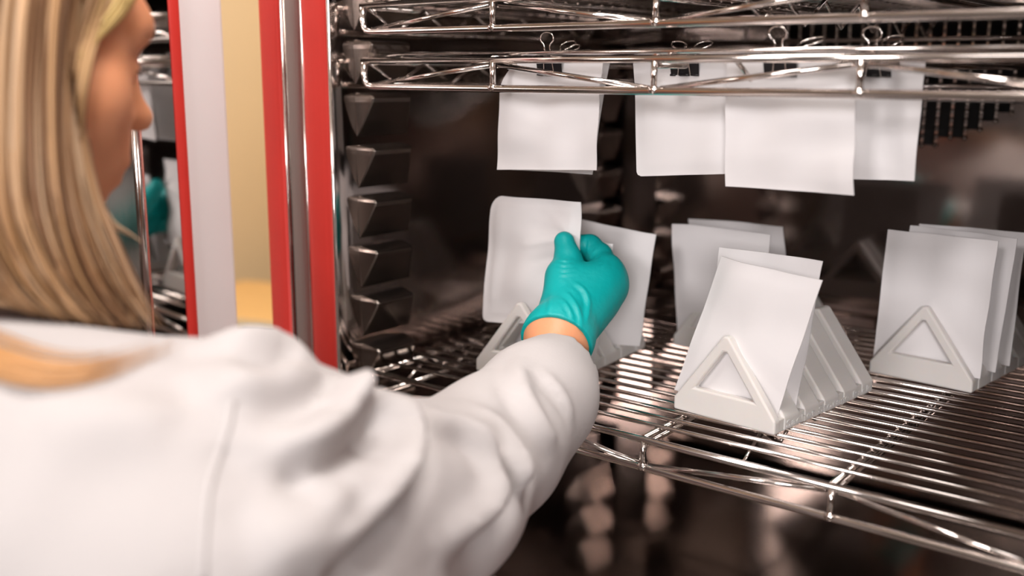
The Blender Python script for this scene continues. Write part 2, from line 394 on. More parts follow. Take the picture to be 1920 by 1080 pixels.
# ------------------------------------------------------------------ sachets
def sachet(BL, BR, TRc, TL, label, group, bulge=.0028, curl=0.0, cuts=(), seed=0, wr=.0006, twist=0.0, nu=22, nv=28, sag=0.0, clip_pinch=False, creases=()):
    r = np.random.default_rng(seed); BL, BR, TRc, TL = map(np.asarray, (BL, BR, TRc, TL))
    nrm = np.cross(BR-BL, TL-BL); nrm /= np.linalg.norm(nrm)           # faces the camera side
    ph = r.uniform(0, 6.28, 8); fr = r.uniform(2, 7, 8)
    uu = np.linspace(0, 1, nu); vv = np.linspace(0, 1, nv)
    wid = np.linalg.norm(BR-BL); hei = np.linalg.norm(TL-BL)
    front = []; back = []
    for v in vv:
        for u in uu:
            a, b = u, v
            for (cu, cv, rad) in cuts:       # rounded corners
                du, dv = abs(a-cu)*wid, abs(b-cv)*hei
                if du < rad and dv < rad:
                    ex, ey = rad-du, rad-dv; q = math.hypot(ex, ey)
                    if q > rad:
                        ex *= rad/q; ey *= rad/q
                        a = cu + (1 if cu == 0 else -1)*(rad-ex)/wid; b = cv + (1 if cv == 0 else -1)*(rad-ey)/hei
            p = BL*(1-a)*(1-b)+BR*a*(1-b)+TRc*a*b+TL*(1-a)*b
            e = min(a/.07, (1-a)/.07, b/.055, (1-b)/.055, 1.0)
            inner = max(0, min(a-.06, .94-a)/.44)*max(0, min(b-.05, .95-b)/.45) if (.06 < a < .94 and .05 < b < .95) else 0
            t = .0005 + .0004*(e >= 1) + bulge*(max(inner, 0)**.45)
            w = sum(math.sin(ph[i]+fr[i]*(a*math.cos(i*1.3)+b*math.sin(i*1.3))*2.2) for i in range(8))*wr
            c = curl*((2*a-1)**2-.35) + twist*(2*a-1)*(2*b-1) + sag*math.sin(math.pi*b)
            for (u0, v0, u1, v1, amp, sg) in creases:
                ax_, ay_ = u0*wid, v0*hei; dx_, dy_ = u1*wid-ax_, v1*hei-ay_
                tt_ = max(0, min(1, ((a*wid-ax_)*dx_+(b*hei-ay_)*dy_)/(dx_*dx_+dy_*dy_)))
                w += amp*(1-.6*tt_)*math.exp(-(((a*wid-ax_-tt_*dx_)**2+(b*hei-ay_-tt_*dy_)**2)/sg**2))
            if clip_pinch: q_ = min(1.0, (1-b)/.22); w *= q_; c *= q_; t = .0005+(t-.0005)*q_
            mid = p + nrm*(w+c)
            front.append(mid+nrm*t); back.append(mid-nrm*t)
    n = nu*nv; F = []
    for j in range(nv-1):
        for i in range(nu-1):
            q = j*nu+i; F.append((q, q+1, q+nu+1, q+nu)); F.append((n+q, n+q+nu, n+q+nu+1, n+q+1))
    bd = [i for i in range(nu)]+[j*nu+nu-1 for j in range(1, nv)]+[(nv-1)*nu+i for i in range(nu-2, -1, -1)]+[j*nu for j in range(nv-2, 0, -1)]
    for a, b in zip(bd, bd[1:]+bd[:1]): F.append((a, n+a, n+b, b))
    me = pyd('sachet', front+back, F)
    bm = bmesh.new(); bm.from_mesh(me); bmesh.ops.remove_doubles(bm, verts=bm.verts[:], dist=1e-6); bmesh.ops.recalc_face_normals(bm, faces=bm.faces[:]); bm.to_mesh(me); bm.free()
    # hang the mesh at its own base point
    c = (BL+BR)/2; me.transform(Matrix.Translation(-Vector(c)))
    o = link('sachet', me, PAPER, None, True); o.location = Vector(c)
    md = o.modifiers.new('edge', 'EDGE_SPLIT'); md.split_angle = math.radians(50)
    tag(o, label, 'sachet', group); return o
GR = 'white foil sachets standing in racks'; GH = 'white sachets hanging from binder clips'
# front rack
y = SLOT[0]
bl, br = rackF.P(-.055, y, RH0+.006), rackF.P(.585, y, RH0+.006)
sachet(bl, br, rackF.px(1541, 526, y-.01), rackF.px(1350, 481, y-.01), 'white sachet leaning in the first slot of the front lettered rack', GR, .003, -.004, seed=3)
y = SLOT[1]
sachet(rackF.P(-.03, y, RH0+.006), rackF.P(.598, y, RH0+.006), rackF.px(1547, 489, y+.03), rackF.px(1353, 463, y+.03), 'white sachet behind the leaning one in the front lettered rack', GR, .0022, .004, seed=4)
# right rack
y = SLOT[0]
sachet(rackR.P(-.005, y, RH0+.006), rackR.P(.64, y, RH0+.006), rackR.px(1872, 452, y), rackR.px(1665, 430, y), 'foremost white sachet standing in the right rack', GR, .0026, .003, seed=5)
y = SLOT[1]
sachet(rackR.P(.0, y, RH0+.006), rackR.P(.655, y, RH0+.006), rackR.px(1910, 447, y), rackR.px(1709, 422, y), 'middle of the three white sachets in the right rack', GR, .0026, .004, seed=6)
y = SLOT[2]
sachet(rackR.P(.02, y, RH0+.006), rackR.P(.662, y, RH0+.006), rackR.px(1924, 437, y), rackR.px(1727, 419, y), 'rearmost white sachet in the right rack, partly out of the picture', GR, .0026, .003, seed=7)
# rack at the back
sachet(W(1.265, 1.675, .113), W(1.905, 1.62, .113), W(2.028, 1.372, .908), W(1.338, 1.405, .905), 'front white sachet in the rear rack half hidden by the front rack', GR, .0024, .003, seed=8)
sachet(W(1.29, 2.085, .113), W(1.915, 2.03, .113), W(1.905, 1.83, .893), W(1.245, 1.80, .893), 'rear white sachet in the rear rack, showing above its neighbour', GR, .0024, .003, seed=9)
# left rack: the held sachet, and two behind the hand
y = SLOT[0]+.02
S1 = [rackL.px(903, 603, y), rackL.px(1085, 612, y), rackL.px(1089, 379, y), rackL.px(921, 366, y)]
sachet(*S1, 'white sachet being held in the gloved fingers above the left rack', GR, .0045, -.003, cuts=((0, 1, .016), (0, 0, .007)), seed=10, wr=.0009, nu=44, nv=56, creases=((.80, .70, .45, .64, .0022, .004), (.82, .74, .50, .80, -.0016, .005), (.85, .78, .62, .92, .0012, .005), (.1, .2, .18, .85, .0012, .006), (.72, .55, .5, .50, -.0012, .005)))
y = SLOT[1]+.02
sachet(rackL.P(.05, y, RH0+.006), rackL.px(1117, 686, y), rackL.px(1151, 457, y+.03), rackL.P(.16, y, .84), 'white sachet right behind the gloved hand, only its corners showing', GR, .003, .002, cuts=((1, 0, .006),), seed=11)
y = SLOT[3]
sachet(rackL.P(.10, y, RH0+.006), rackL.px(1197, 650, y), rackL.px(1229, 440, y), rackL.P(.23, y, .895), 'white sachet beyond the gloved hand, farthest back in the left rack', GR, .0022, -.002, seed=12)
# hanging sachets
def hang(y, bl, br, tr, tl, label, seed, cuts=(), curl=.003, **k):
    n = (0, 1, 0); o = W(0, y, 0); tz = W(0, 0, 1.925)[2]
    P = [hit(*q, o, n) for q in (bl, br, tr, tl)]
    P[2][2] = P[3][2] = tz
    return sachet(*P, label, GH, .0016, curl, cuts, seed, clip_pinch=True, **k)
YH = {1: .197, 15: .459, 2: .328, 3: .197, 4: .459}
hang(YH[1], (934, 318), (1121, 319), (1132, 110), (944, 110), 'leftmost hanging white sachet, its upper left corner rounded', 21, cuts=((0, 1, .034),), curl=.004)
hang(YH[15], (962, 318), (1113, 327), (1145, 110), (985, 110), 'white sachet hanging just behind the leftmost one, only an edge visible', 22)
hang(YH[2], (1192, 331), (1384, 325), (1380, 110), (1187, 110), 'second hanging white sachet from the left', 23, cuts=((0, 0, .005),), curl=-.003)
hang(YH[3], (1362, 349), (1603, 366), (1607, 110), (1363, 110), 'large white sachet hanging third from left, in front of its neighbours', 24, curl=.002)
hang(YH[4], (1500, 333), (1717, 339), (1736, 110), (1520, 110), 'rightmost hanging white sachet, shaded by the one before it', 25, curl=.003)

# ------------------------------------------------------------------ binder clips
def clip(px, y, label, w=.168, tilt=0.0, lean=(0.06, .2), zt=1.940, zb=1.836, turn=(0, 0)):
    c = hit(px, 130, W(0, y, 0), (0, 1, 0)); c[2] = W(0, 0, zb)[2]
    E_ = empty('binder_clip', c, label, 'binder clip', 'black binder clips on the wire shelf')
    h = (zt-zb)*U; ww = w*U; d = .036*U
    # spring body: two flat jaws meeting at the mouth and a spine on top
    bm = bmesh.new()
    V = lambda p: bm.verts.new(p)
    th = .0006
    pr = [(-.0024, 0), (-d, h), (d, h), (.0024, 0)]       # outer profile (y,z), open at the bottom
    pi = [(-.0024+th, 0), (-d+th*1.3, h-th), (d-th*1.3, h-th), (.0024-th, 0)]
    rows = []
    for s in (-1, 1):
        sk = .5*ww
        rows.append(([V((s*sk*(1.0-.06*(1-q[1]/h)), q[0], q[1])) for q in pr], [V((s*sk*(1.0-.06*(1-q[1]/h)), q[0], q[1])) for q in pi]))
    (o1, i1), (o2, i2) = rows
    for a in range(3):
        bm.faces.new((o1[a], o1[a+1], o2[a+1], o2[a])); bm.faces.new((i1[a], i2[a], i2[a+1], i1[a+1]))
        bm.faces.new((o1[a], i1[a], i1[a+1], o1[a+1])); bm.faces.new((o2[a], o2[a+1], i2[a+1], i2[a]))
    bm.faces.new((o1[0], o2[0], i2[0], i1[0])); bm.faces.new((o1[3], i1[3], i2[3], o2[3]))
    link('clip_body', bm_done(bm, 'clip_body'), BLACK, E_)
    for sy in (-1, 1):    # rolled lips at the mouth that hold the handles
        for xa, xb in ((-.48, -.30), (-.16, .16), (.30, .48)):
            tube('clip_lip', [(xa*ww, sy*.0032, .0008), (xb*ww, sy*.0032, .0008)], .0011, BLACK, E_, 6)
    for k, (sy, ln) in enumerate(((-1, lean[0]), (1, lean[1]))):
        # keyhole wire handle: mouth -> narrow neck -> round loop
        L = .212*U; s = turn[k]
        prof = [(-.23, 0), (-.21, .03), (-.15, .42), (-.115, .64), (-.125, .73), (-.225, .795), (-.27, .87), (-.23, .96), (-.12, 1.015), (0, 1.03), (.12, 1.015), (.23, .96), (.27, .87), (.225, .795), (.125, .73), (.115, .64), (.15, .42), (.21, .03), (.23, 0)]
        pts = []
        for (a, b) in prof:
            z = .001+b*L; yy = sy*(.0036+max(0, min(1, z/h))*(d-.0030)) if z < h else sy*(d+.0007)
            e = max(0, z-h)
            if e > 0: yy += e*math.sin(ln); z = h+e*math.cos(ln)
            pts.append((a*ww*.95 + e*s, yy, z))
        tube('clip_handle', smooth_path(pts, 46), .00072, CHROME, E_, 6)
    return E_
clip(1034, YH[1], 'black binder clip on the leftmost hanging sachet, one handle upright', lean=(-.05, .85), turn=(0.0, .35))
clip(1066, YH[15], 'small binder clip behind the leftmost one, wire loop lying low', w=.14, lean=(1.0, 1.25), turn=(.1, .3))
clip(1287, YH[2], 'black binder clip with two low crossed wire handles, second hanging sachet', lean=(.95, .95), turn=(-.75, .35))
clip(1466, YH[3], 'black binder clip with handles spread apart on the large hanging sachet', lean=(-.05, .9), turn=(-.1, 1.0))
clip(1641, YH[4], 'black binder clip at the right on the shaded hanging sachet', lean=(-.05, .8), turn=(-.1, .4))

# ------------------------------------------------------------------ wooden desk by the wall
DKZ = .76
pa = hit(425, 596, (0, 0, DKZ), (0, 0, 1)); pb = hit(530, 607, (0, 0, DKZ), (0, 0, 1))
ax = (pb-pa)/np.linalg.norm(pb-pa); ay = np.array([-ax[1], ax[0], 0])
DK = empty('desk', (pa[0], pa[1], 0), 'tan wooden desk with pale edge beyond the open door', 'desk', None, math.atan2(ax[1], ax[0]))
box('desk_top', (-.30, .004, DKZ-.03), (.55, .50, DKZ), WOOD, DK, .002)
box('edge_band', (-.30, 0, DKZ-.03), (.55, .0035, DKZ-.001), EDGEW, DK)
for x in (-.27, .47):
    for y_ in (.03, .43): box('leg', (x, y_, 0), (x+.05, y_+.05, DKZ-.031), BLACK, DK, .003)
box('modesty_panel', (-.21, .46, .25), (.46, .475, DKZ-.031), BLACK, DK)

# ------------------------------------------------------------------ signed distance modelling
class SDF:
    def __init__(s): s.p = []
    def cap(s, a, b, ra, rb=None, k=.01, op='u'):
        s.p.append(('c', np.asarray(a, float), np.asarray(b, float), ra, ra if rb is None else rb, k, op)); return s
    def ball(s, a, r, k=.01, op='u'): return s.cap(a, np.asarray(a)+1e-6, r, r, k, op)
    def ell(s, c, R3, rad, k=.01, op='u'):
        s.p.append(('e', np.asarray(c, float), np.asarray(R3, float), np.asarray(rad, float), 0, k, op)); return s
    def chain(s, P, R, k=.01, op='u'):
        for i in range(len(P)-1): s.cap(P[i], P[i+1], R[i], R[i+1], k, op)
        return s
    def plane(s, o, n): s.p.append(('p', np.asarray(o, float), np.asarray(n, float)/np.linalg.norm(n), 0, 0, 0, 'i')); return s
    @staticmethod
    def d1(q, P):
        if q[0] == 'c':
            a, b, ra, rb = q[1:5]; ab = b-a; L = ab@ab; pa = P-a
            t = np.clip((pa@ab)/L, 0, 1); d = pa-t[..., None]*ab
            return np.sqrt((d*d).sum(-1))-(ra+(rb-ra)*t)
        if q[0] == 'e':
            l = (P-q[1])@q[2].T; k0 = np.sqrt(((l/q[3])**2).sum(-1)); k1 = np.sqrt(((l/q[3]**2)**2).sum(-1))+1e-9
            return k0*(k0-1)/k1
        return (P-q[1])@q[2]
    @staticmethod
    def comb(D, d, k, op):
        if op == 'i': return np.maximum(D, d)
        if op == 'u':
            if k <= 0: return np.minimum(D, d)
            h = np.maximum(k-np.abs(D-d), 0)/k; return np.minimum(D, d)-h*h*k*.25
        d = -d
        if k <= 0: return np.maximum(D, d)
        h = np.maximum(k-np.abs(D-d), 0)/k; return np.maximum(D, d)+h*h*k*.25
    def eval(s, P):
        D = np.full(P.shape[:-1], 1.0)
        for q in s.p: D = s.comb(D, s.d1(q, P), q[5], q[6])
        return D
    def grid(s, lo, hi, h):
        lo = np.asarray(lo, float); n = np.ceil((np.asarray(hi)-lo)/h).astype(int)+1
        ax = [lo[i]+h*np.arange(n[i]) for i in range(3)]
        D = np.full(n, 1.0, np.float64)
        for q in s.p:
            if q[0] == 'p':
                G = [slice(0, n[i]) for i in range(3)]
            else:
                if q[0] == 'c':
                    m = max(q[3], q[4])+q[5]*1.1+3*h; l = np.minimum(q[1], q[2])-m; u = np.maximum(q[1], q[2])+m
                else:
                    m = q[5]*1.1+3*h; e = np.sqrt(((q[2].T*q[3])**2).sum(1)); l = q[1]-e-m; u = q[1]+e+m
                G = []
                for i in range(3):
                    a = max(0, int((l[i]-lo[i])/h)); b = min(n[i], int((u[i]-lo[i])/h)+2); G.append(slice(a, max(a, b)))
                if any(g.stop <= g.start for g in G): continue
            g = tuple(G)
            P = np.stack(np.meshgrid(ax[0][g[0]], ax[1][g[1]], ax[2][g[2]], indexing='ij'), -1)
            D[g] = s.comb(D[g], s.d1(q, P), q[5], q[6])
        return D, lo, h
    def bake(s, lo, hi, h):
        V, F = nets(*s.grid(lo, hi, h), smooth=1); s.tree = BVHTree.FromPolygons(V.tolist(), F.tolist())
    def trace(s, px, py):
        r = s.tree.ray_cast(Vector(CAMP), Vector(ray(px, py)))
        return None if r[0] is None else np.array(r[0])
def nets(D, lo, h, smooth=3, lam=.5):
    D = D.astype(np.float64); n = D.shape; ins = D < 0
    c = np.zeros((n[0]-1, n[1]-1, n[2]-1), np.int8)
    offs = [(a, b, e) for a in (0, 1) for b in (0, 1) for e in (0, 1)]
    for a, b, e in offs: c += ins[a:n[0]-1+a, b:n[1]-1+b, e:n[2]-1+e]
    I = np.argwhere((c > 0) & (c < 8)); vid = np.full(c.shape, -1, np.int64); vid[tuple(I.T)] = np.arange(len(I))
    cv = {o: D[I[:, 0]+o[0], I[:, 1]+o[1], I[:, 2]+o[2]] for o in offs}
    acc = np.zeros((len(I), 3)); cnt = np.zeros(len(I))
    for o in offs:
        for axn in range(3):
            if o[axn]: continue
            p = list(o); p[axn] = 1; p = tuple(p); a, b = cv[o], cv[p]; m = (a < 0) != (b < 0)
            t = np.where(m, a/np.where(m, a-b, 1), 0); q = np.tile(np.array(o, float), (len(I), 1)); q[:, axn] = t
            acc[m] += q[m]; cnt[m] += 1
    V = lo+h*(I+acc/cnt[:, None]); F = []
    for axn in range(3):
        a1, a2 = (axn+1) % 3, (axn+2) % 3
        s0 = [slice(None)]*3; s1 = [slice(None)]*3; s0[axn] = slice(0, -1); s1[axn] = slice(1, None)
        A, B = ins[tuple(s0)], ins[tuple(s1)]; E_ = np.argwhere(A != B)
        ok = (E_[:, a1] > 0) & (E_[:, a2] > 0) & (E_[:, a1] < n[a1]-1) & (E_[:, a2] < n[a2]-1); E_ = E_[ok]
        def cell(d1, d2):
            q = E_.copy(); q[:, a1] -= d1; q[:, a2] -= d2; return vid[tuple(q.T)]
        quad = np.stack([cell(1, 1), cell(0, 1), cell(0, 0), cell(1, 0)], 1)
        fl = ~A[tuple(E_.T)]; quad[fl] = quad[fl][:, ::-1]; F.append(quad)
    F = np.concatenate(F)
    e = np.concatenate([F[:, [0, 1]], F[:, [1, 2]], F[:, [2, 3]], F[:, [3, 0]]])
    deg = np.bincount(e[:, 0], minlength=len(V))+np.bincount(e[:, 1], minlength=len(V))
    for _ in range(smooth):
        for l in (lam, -lam*1.02):
            S = np.stack([np.bincount(e[:, 0], V[e[:, 1], i], len(V))+np.bincount(e[:, 1], V[e[:, 0], i], len(V)) for i in range(3)], 1)
            V = V+l*(S/np.maximum(deg, 1)[:, None]-V)
    return V, F
def np_mesh(name, parts):
    V = np.concatenate([p[0] for p in parts]); o = 0; Fs = []
    for v_, f in parts: Fs.append(f+o); o += len(v_)
    F = np.concatenate(Fs).astype(np.int32); me = bpy.data.meshes.new(name)
    me.vertices.add(len(V)); me.vertices.foreach_set('co', V.astype(np.float32).ravel())
    me.loops.add(F.size); me.loops.foreach_set('vertex_index', F.ravel())
    me.polygons.add(len(F)); me.polygons.foreach_set('loop_start', np.arange(0, F.size, 4, dtype=np.int32))
    me.polygons.foreach_set('use_smooth', np.ones(len(F), bool)); me.update(calc_edges=True); me.validate(); return me

# ------------------------------------------------------------------ the technician : joints
# head frame
FAZ, FPIT = math.radians(-4), math.radians(20)
hf = np.array([-math.sin(FAZ)*math.cos(FPIT), math.cos(FAZ)*math.cos(FPIT), -math.sin(FPIT)])
hr = np.array([math.cos(FAZ), math.sin(FAZ), 0]); hu = np.cross(hr, hf)
HM = np.stack([hf, hr, hu])
HC = at(277, 234, .80) - (hf*.124 - hu*.028)            # head centre, from the nose tip
def H(f, r, u): return HC+f*hf+r*hr+u*hu
NECK = H(-.062, 0, -.165)
bx = np.array([math.cos(math.radians(2)), math.sin(math.radians(2)), 0]); by = np.array([-bx[1], bx[0], 0])
SR = at(430, 810, .65); WR = at(1056, 664, .975); EL = at(838, 900, .81)
CHEST = NECK + np.array([0, 0, -.20]) - by*.035
PEL = NECK + np.array([0, 0, -.56]) - by*.10
SL = NECK - bx*.165 - np.array([0, 0, .085]) - by*.01

# ------------------------------------------------------------------ right hand (drives glove and skin)
def hp(px, py, d): return at(px, py, d)
s1d = np.linalg.norm(rackL.px(1085, 455, SLOT[0]+.02)-CAMP)   # distance of the held sachet's edge
D0 = s1d
WRI = hp(1046, 634, D0-.075)
MCP = [hp(1137, 505, D0-.008), hp(1138, 521, D0-.008), hp(1139, 548, D0-.012), hp(1120, 578, D0-.020)]
CHN = [
 [MCP[0], hp(1124, 480, D0+.006), hp(1106, 462, D0+.014), hp(1082, 458, D0+.0145)],
 [MCP[1], hp(1134, 500, D0+.032), hp(1112, 486, D0+.036), hp(1092, 484, D0+.021)],
 [MCP[2], hp(1136, 528, D0+.034), hp(1116, 515, D0+.036), hp(1102, 512, D0+.022)],
 [MCP[3], hp(1122, 560, D0+.024), hp(1106, 548, D0+.026), hp(1096, 543, D0+.014)]]
TH = [hp(1048, 575, D0-.050), hp(1058, 520, D0-.030), hp(1065, 486, D0-.019), hp(1058, 453, D0-.0115)]
FA = hp(1016, 716, D0-.118); FA2 = hp(965, 796, D0-.170)
def hand(off):
    s = SDF()
    rad = [(.0122, .0112, .0102, .0088), (.0128, .0102, .0088, .0076), (.0122, .0096, .0084, .0072), (.0112, .0086, .0076, .0064)]
    base = [WRI+(.35-.23*i)*.034*np.array([0, 0, 0]) for i in range(4)]
    side = (MCP[0]-MCP[3]); side /= np.linalg.norm(side)
    for i in range(4):
        b = WRI + side*(.014-.0105*i)
        s.cap(b, MCP[i], .0155+off, .0118+off, .013)
    s.cap(WRI+side*.010, TH[1], .017+off, .014+off, .016)
    s.cap(WRI, (MCP[1]+MCP[2])/2, .020+off, .016+off, .02)
    s.cap(TH[1], MCP[0]*.8+WRI*.2, .0085+off, .0085+off, .022)          # web of the thumb
    for i in range(4):
        s.ball(MCP[i], .0120+off, .006)
        s.chain(CHN[i], [r+off for r in rad[i]], .0035)
    s.chain(TH, [.017+off, .0138+off, .0112+off, .0086+off], .006)
    s.ell(WRI, np.stack([side, np.cross(side, ray(1046, 634)), ray(1046, 634)]), np.array([.0265, .03, .0205])+off, .012)
    return s, side
HS, side = hand(0.0)
fdir = FA2-WRI; fdir /= np.linalg.norm(fdir)
HS.chain([WRI, FA, FA2], [.0235, .0265, .031], .012)
lo = np.min([*MCP, *TH, *[c for q in CHN for c in q], WRI, FA2], 0)-.045; hi = np.max([*MCP, *TH, *[c for q in CHN for c in q], WRI, FA2], 0)+.045
skin_hand = nets(*HS.grid(lo, hi, .0024), smooth=2)
GS, _ = hand(.0016)
CUFF = hp(1041, 629, D0-.083)
cax = (FA-WRI)/np.linalg.norm(FA-WRI)
# flaring cuff
GS.cap(WRI-cax*.010, WRI+cax*.034, .0265, .0350, .012)
GS.bake(lo, hi, .003)
def ridge(S, pts, r, k, push=.4, op='u', n=14):
    P = smooth_path(pts, n); Q = []
    for (x, y) in P:
        t = S.trace(x, y)
        if t is None: continue
        Q.append(t + ray(x, y)*r*push*(1 if op == 'u' else -1))
    return Q
GS.cap(WRI-cax*.008, WRI+cax*.034, .0255, .0345, .0, op='s')           # hollow of the cuff
GS.plane(WRI+cax*.006, cax)
GF = [
 ([(1054, 543), (1074, 563), (1087, 590), (1091, 622)], .0015, .0030, .6, 1),
 ([(1076, 528), (1097, 546), (1104, 575), (1098, 608)], .0016, .0030, .6, 1),
 ([(1056, 562), (1068, 580), (1076, 600)], .0010, .0024, .5, 1),
 ([(1034, 548), (1031, 572), (1026, 592)], .0009, .0026, .5, 1),
 ([(1046, 486), (1058, 489), (1074, 487)], .0006, .0015, .6, 1), ([(1045, 494), (1058, 498), (1077, 495)], .0006, .0015, .6, 1),
 ([(1043, 502), (1058, 507), (1080, 503)], .0006, .0015, .6, 1), ([(1041, 511), (1056, 516), (1078, 512)], .0005, .0015, .6, 1),
 ([(1103, 446), (1104, 456), (1101, 468)], .0008, .0014, .8, 1), ([(1118, 455), (1118, 466), (1110, 476)], .0006, .0016, .6, 1),
 ([(1130, 467), (1128, 480), (1118, 488)], .0006, .0017, .6, 1), ([(1143, 482), (1138, 494), (1126, 500)], .0005, .0018, .6, 1),
]
gl = GS.grid(lo, hi, .0014)
glove_raw = nets(*gl, smooth=3)

# ------------------------------------------------------------------ lab coat
CT = SDF()
HB = np.stack([bx, by, np.array([0, 0, 1.0])])
CT.ell(CHEST-np.array([0, 0, .085]), HB, (.185, .125, .235), .05)
CT.ell(PEL+np.array([0, 0, .05]), HB, (.20, .15, .26), .10)
CT.cap(PEL, PEL+np.array([0, 0, -.36])+by*.01, .175, .215, .08)
CT.cap(NECK-by*.012-np.array([0, 0, .03]), NECK-np.array([0, 0, .08])-by*.02, .072, .10, .05)
CT.cap(NECK-np.array([0, 0, .105])-by*.015, SL, .078, .066, .06)
CT.cap(NECK-np.array([0, 0, .128])-by*.015, at(420, 840, .676), .068, .044, .04)
CT.cap(at(430, 850, .68), at(330, 1080, .70), .048, .078, .05)
AR = [(440, 852, .640, 152), (590, 893, .690, 136), (725, 908, .745, 132), (836, 902, .80, 132), (925, 838, .855, 120), (1006, 752, .915, 96), (1061, 676, .972, 69)]
AP = [at(a, b, c) for a, b, c, d in AR]; ARR = [d*c/FPX for a, b, c, d in AR]
CT.chain(AP[:3], ARR[:3], .045); CT.chain(AP[2:], ARR[2:], .035)
CT.cap(at(560, 960, .68), at(790, 985, .765), .060, .050, .06)
CT.cap(at(250, 1010, .665), at(600, 1090, .70), .088, .072, .05)
CT.cap(at(0, 1000, .68), at(300, 1150, .66), .115, .12, .06)
# left sleeve hanging at her far side
LEL = SL + np.array([-.05, -.02, -.27]); LWR = LEL + np.array([.01, .12, -.20])
CT.chain([SL, LEL, LWR], [.066, .058, .045], .03)
clo = np.minimum(np.min(AP, 0), PEL)-np.array([.36, .28, .0]); clo[2] = PEL[2]-.42
chi = np.maximum(np.max(AP, 0), NECK)+np.array([.12, .08, .03])
clo[0] = min(clo[0], LEL[0]-.09)
CT.bake(clo, chi, .012)
# folds : ridges and hollows laid on the cloth, located from the photograph
folds = []
def fold(S, pts, amp, sig, hollow=.5, side=1):
    Q = []
    for (x, y) in smooth_path(pts, 18):
        t = S.trace(x, y)
        if t is not None and (not Q or np.linalg.norm(t-Q[-1]) < .05): Q.append(t)
    if len(Q) > 4:
        Q = np.array(Q)
        for _ in range(3): Q[1:-1] = .25*Q[:-2]+.5*Q[1:-1]+.25*Q[2:]
        return [(Q, amp, sig, hollow, side)]
    return []
FOLDS = [
 ([(736, 748), (754, 790), (757, 850), (719, 919), (662, 994), (590, 1060)], .0125, .0090, .8, -1),
 ([(868, 802), (912, 860), (925, 920), (895, 970), (830, 1020)], .009, .011, .6, -1),
 ([(900, 765), (948, 820), (975, 880), (965, 920)], .006, .009, .5, -1),
 ([(390, 640), (450, 655), (530, 662), (580, 690)], .008, .014, .4, 1),
 ([(500, 840), (562, 838), (625, 796), (668, 752), (680, 732)], .011, .011, .8, 1),
 ([(440, 745), (510, 722), (575, 712), (610, 720)], .006, .012, .6, 1),
 ([(690, 742), (722, 765), (745, 800)], .007, .009, .6, 1),
 ([(640, 722), (650, 745), (640, 775)], .006, .009, .6, 1),
 ([(790, 787), (860, 802), (940, 857), (985, 905)], .005, .010, .5, 1),
 ([(975, 668), (975, 730), (1010, 800), (1040, 835)], .0045, .009, .5, 1),
 ([(1010, 695), (1050, 740), (1072, 785)], .003, .007, .5, 1),
 ([(560, 920), (640, 900), (700, 850)], .008, .018, .4, 1),
 ([(470, 1040), (560, 1010), (650, 950)], .008, .02, .4, 1),
 ([(420, 660), (430, 720), (436, 760)], .005, .014, .3, 1),
 ([(60, 800), (200, 780), (330, 800)], .004, .02, .2, 1),
]
def apply_folds(V, F, folds, scale, wave):
    n = np.zeros_like(V); q = V[F]; fn = np.cross(q[:, 2]-q[:, 0], q[:, 3]-q[:, 1])
    for k in range(4):
        for a in range(3): n[:, a] += np.bincount(F[:, k], fn[:, a], len(V))
    n /= np.linalg.norm(n, axis=1)[:, None]+1e-12
    disp = np.zeros(len(V))
    for Q, amp, sig, hollow, side in folds:
        m = np.where(np.all((V > Q.min(0)-4*sig) & (V < Q.max(0)+4*sig), axis=1))[0]
        if not len(m): continue
        P = V[m]; best = np.full(len(m), 9.0); tt = np.zeros(len(m)); sd = np.zeros(len(m)); K = len(Q)-1
        for i in range(K):
            a, b = Q[i], Q[i+1]; ab = b-a; t = np.clip((P-a)@ab/(ab@ab+1e-12), 0, 1); d = P-a-t[:, None]*ab; L = np.linalg.norm(d, axis=1)
            c = np.einsum('ij,ij->i', np.cross(np.tile(ab/np.linalg.norm(ab), (len(m), 1)), n[m]), d)
            u = L < best; best[u] = L[u]; tt[u] = (i+t[u])/K; sd[u] = c[u]
        tap = np.sin(math.pi*np.clip(tt, .02, .98))**.7
        x = best*np.sign(sd)*side
        disp[m] += scale*amp*tap*(np.exp(-(x/sig)**2) - hollow*np.exp(-((x-1.7*sig)/(1.1*sig))**2))
    # small irregular waviness of the cloth
    w = np.sin(V[:, 0]*61+2*np.sin(V[:, 1]*33))*np.sin(V[:, 2]*57+1.7*np.sin(V[:, 0]*29))*wave
    return V+n*(disp+w)[:, None], F
for f in FOLDS: folds += fold(CT, *f)
gfolds = []
for f in GF: gfolds += fold(GS, *f)
glove_vf = apply_folds(*glove_raw, gfolds, 1.0, 0.0)
# open sleeve end and hollow
sax = AP[-1]-AP[-2]; sax /= np.linalg.norm(sax)
CT.cap(AP[-1]-sax*.05, AP[-1]+sax*.08, ARR[-1]*.86, ARR[-1]*.95, .0, 's')
tmp = (AP[-1]-sax*.011)
# neck opening
CT.cap(NECK-np.array([0, 0, .05])-by*.005, NECK+np.array([0, 0, .12])+by*.04, .056, .075, .01, 's')
gd = CT.grid(clo, chi, .0062)
# cut the sleeve at the wrist, only around the wrist
D, l_, h_ = gd
axs = [l_[i]+h_*np.arange(D.shape[i]) for i in range(3)]
PX, PY, PZ = np.meshgrid(*axs, indexing='ij')
pl = (PX-tmp[0])*sax[0]+(PY-tmp[1])*sax[1]+(PZ-tmp[2])*sax[2]
near = ((PX-tmp[0])**2+(PY-tmp[1])**2+(PZ-tmp[2])**2) < .16**2
D = np.where(near, np.maximum(D, pl), D)
D = np.maximum(D, (clo[2]+.03)-PZ)
del PX, PY, PZ, pl, near
coat_vf = apply_folds(*nets(D, l_, h_, smooth=3), folds, 1.9, .0012)
CT.tree = BVHTree.FromPolygons(coat_vf[0].tolist(), coat_vf[1].tolist())

